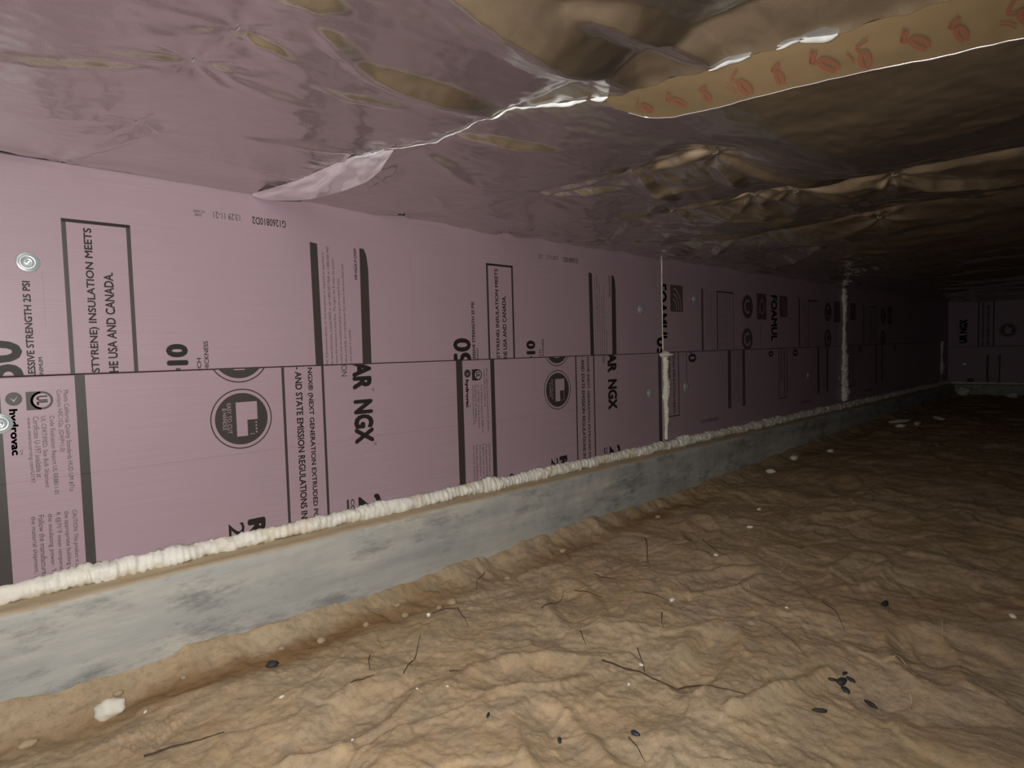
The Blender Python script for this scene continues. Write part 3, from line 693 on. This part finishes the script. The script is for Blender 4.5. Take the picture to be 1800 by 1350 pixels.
bead('spray_foam_bead', vpath(8.02, -.36, -.005, .006, lambda t: .8+.35*math.sin(t*8), .004, .008), 'short cream foam seam nearest the far corner', .036, 47, .030, .6)
bead('spray_foam_bead', [(.035+.01*i, -.472, .006, 1+.3*mnoise.noise((i*.2, 3, 3))) for i in range(420)], 'thin foam bead along the foot of the far end wall', .012, 57, .03, place=ENDW)

# ------------------------------------------------------------------ insulation fasteners: dished washer with a screw
def washer(h, z, label, seen=True, place=SIDE, tilt=0):
    root = bpy.data.objects.new('fastener_washer', None); COL.objects.link(root); root.empty_display_size = .03
    root.location = Vector(place(h, z, 0))+Vector((0, 0, Z0))
    tag(root, label, 'washer', 'insulation washers')
    def lathe(name, prof, M, n=28):
        vs, fs = [], []
        for i, (r, d) in enumerate(prof):
            for k in range(n):
                a = 2*math.pi*k/n; vs.append(place(h+r*math.cos(a), z+r*math.sin(a), d+tilt*r*math.cos(a)))
            if i: fs += [((i-1)*n+k, (i-1)*n+(k+1) % n, i*n+(k+1) % n, i*n+k) for k in range(n)]
        fs.append(tuple((len(prof)-1)*n+k for k in range(n)))
        return pyobj(name, vs, fs, M, root, smooth=True)
    lathe('washer_plate', [(.0210, .0004), (.0212, .0022), (.0200, .0034), (.0165, .0026), (.0150, .0040), (.0120, .0046), (.0100, .0030), (.0060, .0014), (.002, .0012)], M_zinc)
    lathe('screw_head', [(.0050, .0014), (.0052, .0036), (.0042, .0052), (.0018, .0056), (.0014, .0040), (.0004, .0040)], M_screw, 16)
    return root
washer(.172, .216, 'round metal washer left of the nearest boxed notice')
washer(.1095, -.118, 'washer cut by the left edge, beside the printed logo')
washer(2.390, .180, 'upper washer left of the first vertical foam seam')
washer(2.452, -.207, 'lower washer left of the first vertical foam seam')
washer(2.864, .247, 'upper washer right of the first vertical foam seam')
washer(2.771, -.197, 'lower washer right of the first vertical foam seam')
washer(4.338, -.211, 'dim washer on the middle lower board, toward the tall foam seam')
washer(4.93, -.257, 'tiny washer just left of the tall far foam seam')
washer(.155, -.268, 'small washer on the far end wall', place=ENDW)

# ------------------------------------------------------------------ litter on the soil
def twig(pts, r, M, label, cat='twig', name='twig', group='twigs on the soil', rough=.15):
    P = []
    for i in range(len(pts)-1):
        for k in range(8):
            t = k/8; P.append((pts[i][0]*(1-t)+pts[i+1][0]*t, pts[i][1]*(1-t)+pts[i+1][1]*t))
    P.append(pts[-1]); n = len(P)
    # the twig lies straight across the bumps: smooth the ground height along it
    g = [gz(x, y) for x, y in P]; hz = [max(g[max(0, i-2):i+3])*.6+g[i]*.4 for i in range(n)]
    vs, fs = [], []; seg = 6; ph = random.random()*9
    for i, (x, y) in enumerate(P):
        a = P[max(0, i-1)]; b = P[min(n-1, i+1)]; l = math.hypot(b[0]-a[0], b[1]-a[1]) or 1; nx, ny = -(b[1]-a[1])/l, (b[0]-a[0])/l
        t = i/(n-1); R = r*(1-.6*t)*(1+rough*math.sin(i*2.1+ph)); off = .004*math.sin(t*5+ph)*min(1, l*30)
        for k in range(seg):
            c, s = math.cos(2*math.pi*k/seg), math.sin(2*math.pi*k/seg)
            vs.append((x+nx*(R*c+off), y+ny*(R*c+off), hz[i]+R*.8+R*s))
        if i: fs += [((i-1)*seg+k, (i-1)*seg+(k+1) % seg, i*seg+(k+1) % seg, i*seg+k) for k in range(seg)]
    fs += [tuple(range(seg))[::-1], tuple((n-1)*seg+k for k in range(seg))]
    return tag(pyobj(name, vs, fs, M, smooth=True), label, cat, group)
T = [[(1.12, -.747), (1.144, -.837), (1.144, -.933), (1.18, -1.069)], [(1.928, -.316), (1.825, -.399), (1.717, -.48)], [(2.038, -.494), (1.932, -.611), (1.89, -.689)], [(1.292, -.130), (1.232, -.165), (1.19, -.211)],
     [(.99, -.255), (1.066, -.275)], [(1.066, -.275), (1.04, -.331), (1.011, -.384)], [(.757, -.464), (.818, -.413), (.892, -.339)], [(1.213, -.463), (1.272, -.458), (1.368, -.406)], [(1.388, -.434), (1.386, -.491), (1.397, -.534)],
     [(1.525, -.401), (1.517, -.452), (1.503, -.507)], [(1.227, -.774), (1.191, -.81), (1.151, -.845)], [(1.464, -.626), (1.475, -.667), (1.485, -.701)], [(.252, -.383), (.317, -.395), (.384, -.405)], [(.64, -.435), (.671, -.43), (.702, -.424)],
     [(.844, -.52), (.85, -.533), (.851, -.545)], [(1.191, -.621), (1.17, -.65), (1.157, -.668)], [(2.033, -.415), (2.011, -.463), (1.916, -.547)], [(2.434, -1.02), (2.417, -1.049), (2.403, -1.069)], [(1.735, -1.019), (1.705, -1.066), (1.633, -1.11)],
     [(1.402, -.728), (1.368, -.752), (1.335, -.776)], [(.745, -.335), (.722, -.371), (.705, -.402)], [(.92, -.967), (.905, -.996), (.887, -1.027)]]
TL = {0: 'longest dark twig, curving across the soil at lower centre', 1: 'dark twig pointing at the footing, right of centre', 2: 'slanting dark twig at the right end of the loose litter', 3: 'short dark twig on the damp soil bank below the footing',
      12: 'long thin stick on the soil beside the boot tread marks', 6: 'thin twig leaning left of the small white chip', 7: 'bent dark twig near the middle of the soil',
      4: 'twig lying level just right of the small white chip', 5: 'twig sloping down from the right end of the level twig by the white chip', 8: 'thin twig just right of the bent twig mid soil',
      9: 'short twig above and right of the bent twig mid soil', 10: 'upright thin twig just above the longest twig', 11: 'level thin twig left of the white crumb at right centre', 13: 'short slanted twig between the dark clod and the white chip',
      14: 'tiny twig stub left of the lower centre', 15: 'tiny upright twig stub left of the longest twig', 16: 'bent twig beside the slanting twig at the right end of the litter', 17: 'short dark twig farthest right on the soil',
      18: 'bent twig above the charred patch at right', 19: 'short upright twig right of the longest twig', 20: 'upright twig right of the dark clod', 21: 'faint upright twig at the bottom edge, right of the blue black scrap'}
for k, t in enumerate(T):
    twig(t, .0022 if k in (0, 1, 12) else .0015, M_twig, TL[k])
S = [[(1.95, -.13), (1.90, -.145), (1.819, -.192)], [(1.923, -.827), (1.983, -.817), (2.054, -.799)], [(1.835, -1.271), (1.787, -1.285), (1.737, -1.294)], [(1.444, -.233), (1.39, -.289), (1.353, -.32)],
     [(1.539, -1.241), (1.566, -1.248), (1.553, -1.264)], [(1.436, -1.299), (1.403, -1.309), (1.371, -1.314)], [(1.749, -.804), (1.718, -.823), (1.685, -.836)]]
SL = {0: 'pale straw against the soil bank near the footing', 4: 'curled pale straw beside the dark debris on the right', 1: 'slanted pale straw right of the middle of the soil', 2: 'upright pale straw at far right of the soil',
      3: 'pale straw at the foot of the damp soil bank', 5: 'pale straw right of the charred bits, nearest the bottom', 6: 'short pale straw at right centre above the white crumbs'}
for k, t in enumerate(S):
    twig(t, .0016, M_straw, SL[k], 'straw', 'straw', 'pale straws on the soil')
def lump(name, x, y, sx, sy, sz, M, label, cat, group, seed, sub=2, sink=.3, rot=0.0, rough=.35):
    bm = bmesh.new(); bmesh.ops.create_icosphere(bm, subdivisions=sub, radius=1)
    ca, sa = math.cos(rot), math.sin(rot); g = max(gz(x, y), (gz(x+sx*.7, y)+gz(x-sx*.7, y))/2)
    vs = []
    for w in bm.verts:
        c = w.co*(1+rough*mnoise.noise((w.co.x*1.3+seed, w.co.y*1.3, w.co.z*1.3))+rough*.5*mnoise.noise((w.co.x*3+seed, w.co.y*3, w.co.z*3)))
        a, b = c.x*sx, c.y*sy; vs.append((x+a*ca-b*sa, y+a*sa+b*ca, g+sz*(1-2*sink)+c.z*sz))
    fs = [tuple(w.index for w in f.verts) for f in bm.faces]; bm.free()
    return tag(pyobj(name, vs, fs, M, smooth=True), label, cat, group)
lump('foam_chunk', .238, -.165, .028, .018, .019, M_pale, 'large pale foam chunk on the soil near the left footing', 'foam chunk', None, 1, 3, .2, -.2)
lump('soil_clod', .553, -.222, .014, .011, .009, M_dark, 'round dark clod on the soil below the nearest emblem', 'clod', None, 2, 2)
lump('foam_chip', .970, -.266, .0065, .005, .006, M_foam, 'small bright white chip on the soil by a bent twig', 'foam chip', None, 3, 2, .1)
lump('soil_clod', .104, -.185, .016, .010, .007, M_clod, 'pale tan clod on the soil at the left edge', 'clod', None, 4, 2)
CL = ['just above the large pale chunk', 'below the second round emblem', 'roundest, left of the level twig', 'right of the dark clod', 'highest on the bank at centre', 'close under the roundest clod', 'just above the dark clod', 'between pale chunk and dark clod', 'left of the white chip', 'below the short bank twig', 'under the first foam seam', 'farthest right']
for k, (x, y, r) in enumerate([(.264, -.125, .008), (.936, -.202, .010), (1.087, -.221, .013), (.696, -.183, .010), (.944, -.150, .009), (1.03, -.235, .008), (.60, -.165, .007), (.384, -.150, .006), (.82, -.19, .008), (1.33, -.20, .010), (1.62, -.18, .010), (2.2, -.2, .012)]):
    lump('soil_clod', x, y, r*1.2, r, r*.8, M_clod, 'small tan clod at the foot of the soil bank, '+CL[k], 'clod', 'tan clods along the footing', 10+k)
PL = ['right of the level thin twig', 'beside the longest twig', 'above the charred bits', 'below the middle boards near the footing', 'far out below the tall foam seam', 'at the right edge', 'at the upper end of the longest twig', 'left one of two at lower left centre', 'right one of two at lower left centre', 'below the dark clod', 'right of the large pale chunk', 'by the slanting twig', 'right of the slanting twig', 'toward the footing at right centre', 'nearest the bottom edge']
for k, (x, y, r) in enumerate([(1.50, -.701, .008), (1.086, -.848, .004), (1.643, -.962, .004), (3.275, -.206, .020), (4.05, -.241, .018), (1.96, -1.397, .010), (1.172, -.821, .006), (.738, -.542, .003), (.784, -.59, .003), (.511, -.373, .005), (.293, -.215, .004), (1.9, -.62, .007), (2.3, -.55, .010), (2.6, -.45, .010), (.55, -.60, .003)]):
    lump('foam_chip', x, y, r*1.3, r*.8, r*.6, M_pale, 'tiny pale crumb on the soil, '+PL[k], 'foam chip', 'pale crumbs on the soil', 40+k, 2, .2, k*.7)
lump('foam_chip', 3.70, -.16, .034, .02, .016, M_foam, 'pale foam lump at the footing below the middle boards', 'foam chip', None, 61, 2, .2)
lump('plastic_scrap', .937, -.970, .006, .010, .004, M_blue, 'blue black scrap on the soil at the bottom centre', 'scrap', None, 62, 2, .2)
lump('plastic_scrap', .83, -.873, .010, .004, .003, M_dark, 'dark flat scrap left of the blue black scrap', 'scrap', None, 63, 2, .2, .8)
lump('plastic_scrap', .772, -.737, .009, .003, .003, M_blue, 'thin dark scrap on the soil, leftmost of the dark scraps', 'scrap', None, 64, 2, .2, .6)
for k, (dx, dy, r) in enumerate([(0, 0, .012), (.018, -.012, .008), (-.012, .016, .007), (.03, .004, .006), (-.02, -.014, .009)]):
    lump('charred_bit', 1.393+dx, -1.182+dy, r*1.5, r*.7, r*.5, M_dark, ['largest charred bit in the dark patch at right', 'charred bit at lower right of the dark patch', 'charred bit at upper left of the dark patch', 'charred bit at the far side of the dark patch', 'charred bit at the near left of the dark patch'][k], 'debris', 'charred bits on the soil', 70+k, 2, .3, k)
for k, (x, y, r) in enumerate([(1.847, -1.14, .012), (1.358, -1.248, .009), (1.247, -1.189, .009)]):
    lump('charred_bit', x, y, r*1.8, r*.6, r*.5, M_dark, ['lone dark bit highest on the soil at right', 'lone dark bit just below the charred patch', 'lone dark bit left of the charred patch'][k], 'debris', 'lone dark bits on the soil', 80+k, 2, .3, k*1.1)
for k, (x, y, sx, lab) in enumerate([(5.50, -.25, .11, 'pale foam offcut on the far soil, longest of the cluster'), (5.45, -.38, .07, 'pale foam offcut on the far soil, lowest of the cluster'), (5.85, -.43, .09, 'pale foam offcut on the far soil, rightmost of the cluster'), (5.2, -.33, .035, 'round pale foam lump on the far soil, leftmost of the cluster')]):
    lump('foam_offcut', x, y, sx, .022 if k < 3 else .03, .014, M_foam, lab, 'foam offcut', 'foam offcuts on the far soil', 90+k, 3, .2, -.4+.5*k, .3)
lump('foam_lump', 8.10, -.19, .06, .06, .055, M_foam, 'foam lump lying in the far corner by the footing', 'foam chunk', None, 99, 3, .2)
lump('foam_lump', 7.95, -.62, .05, .05, .035, M_pale, 'pale lump on the soil before the far end wall', 'foam chunk', None, 98, 3, .2)
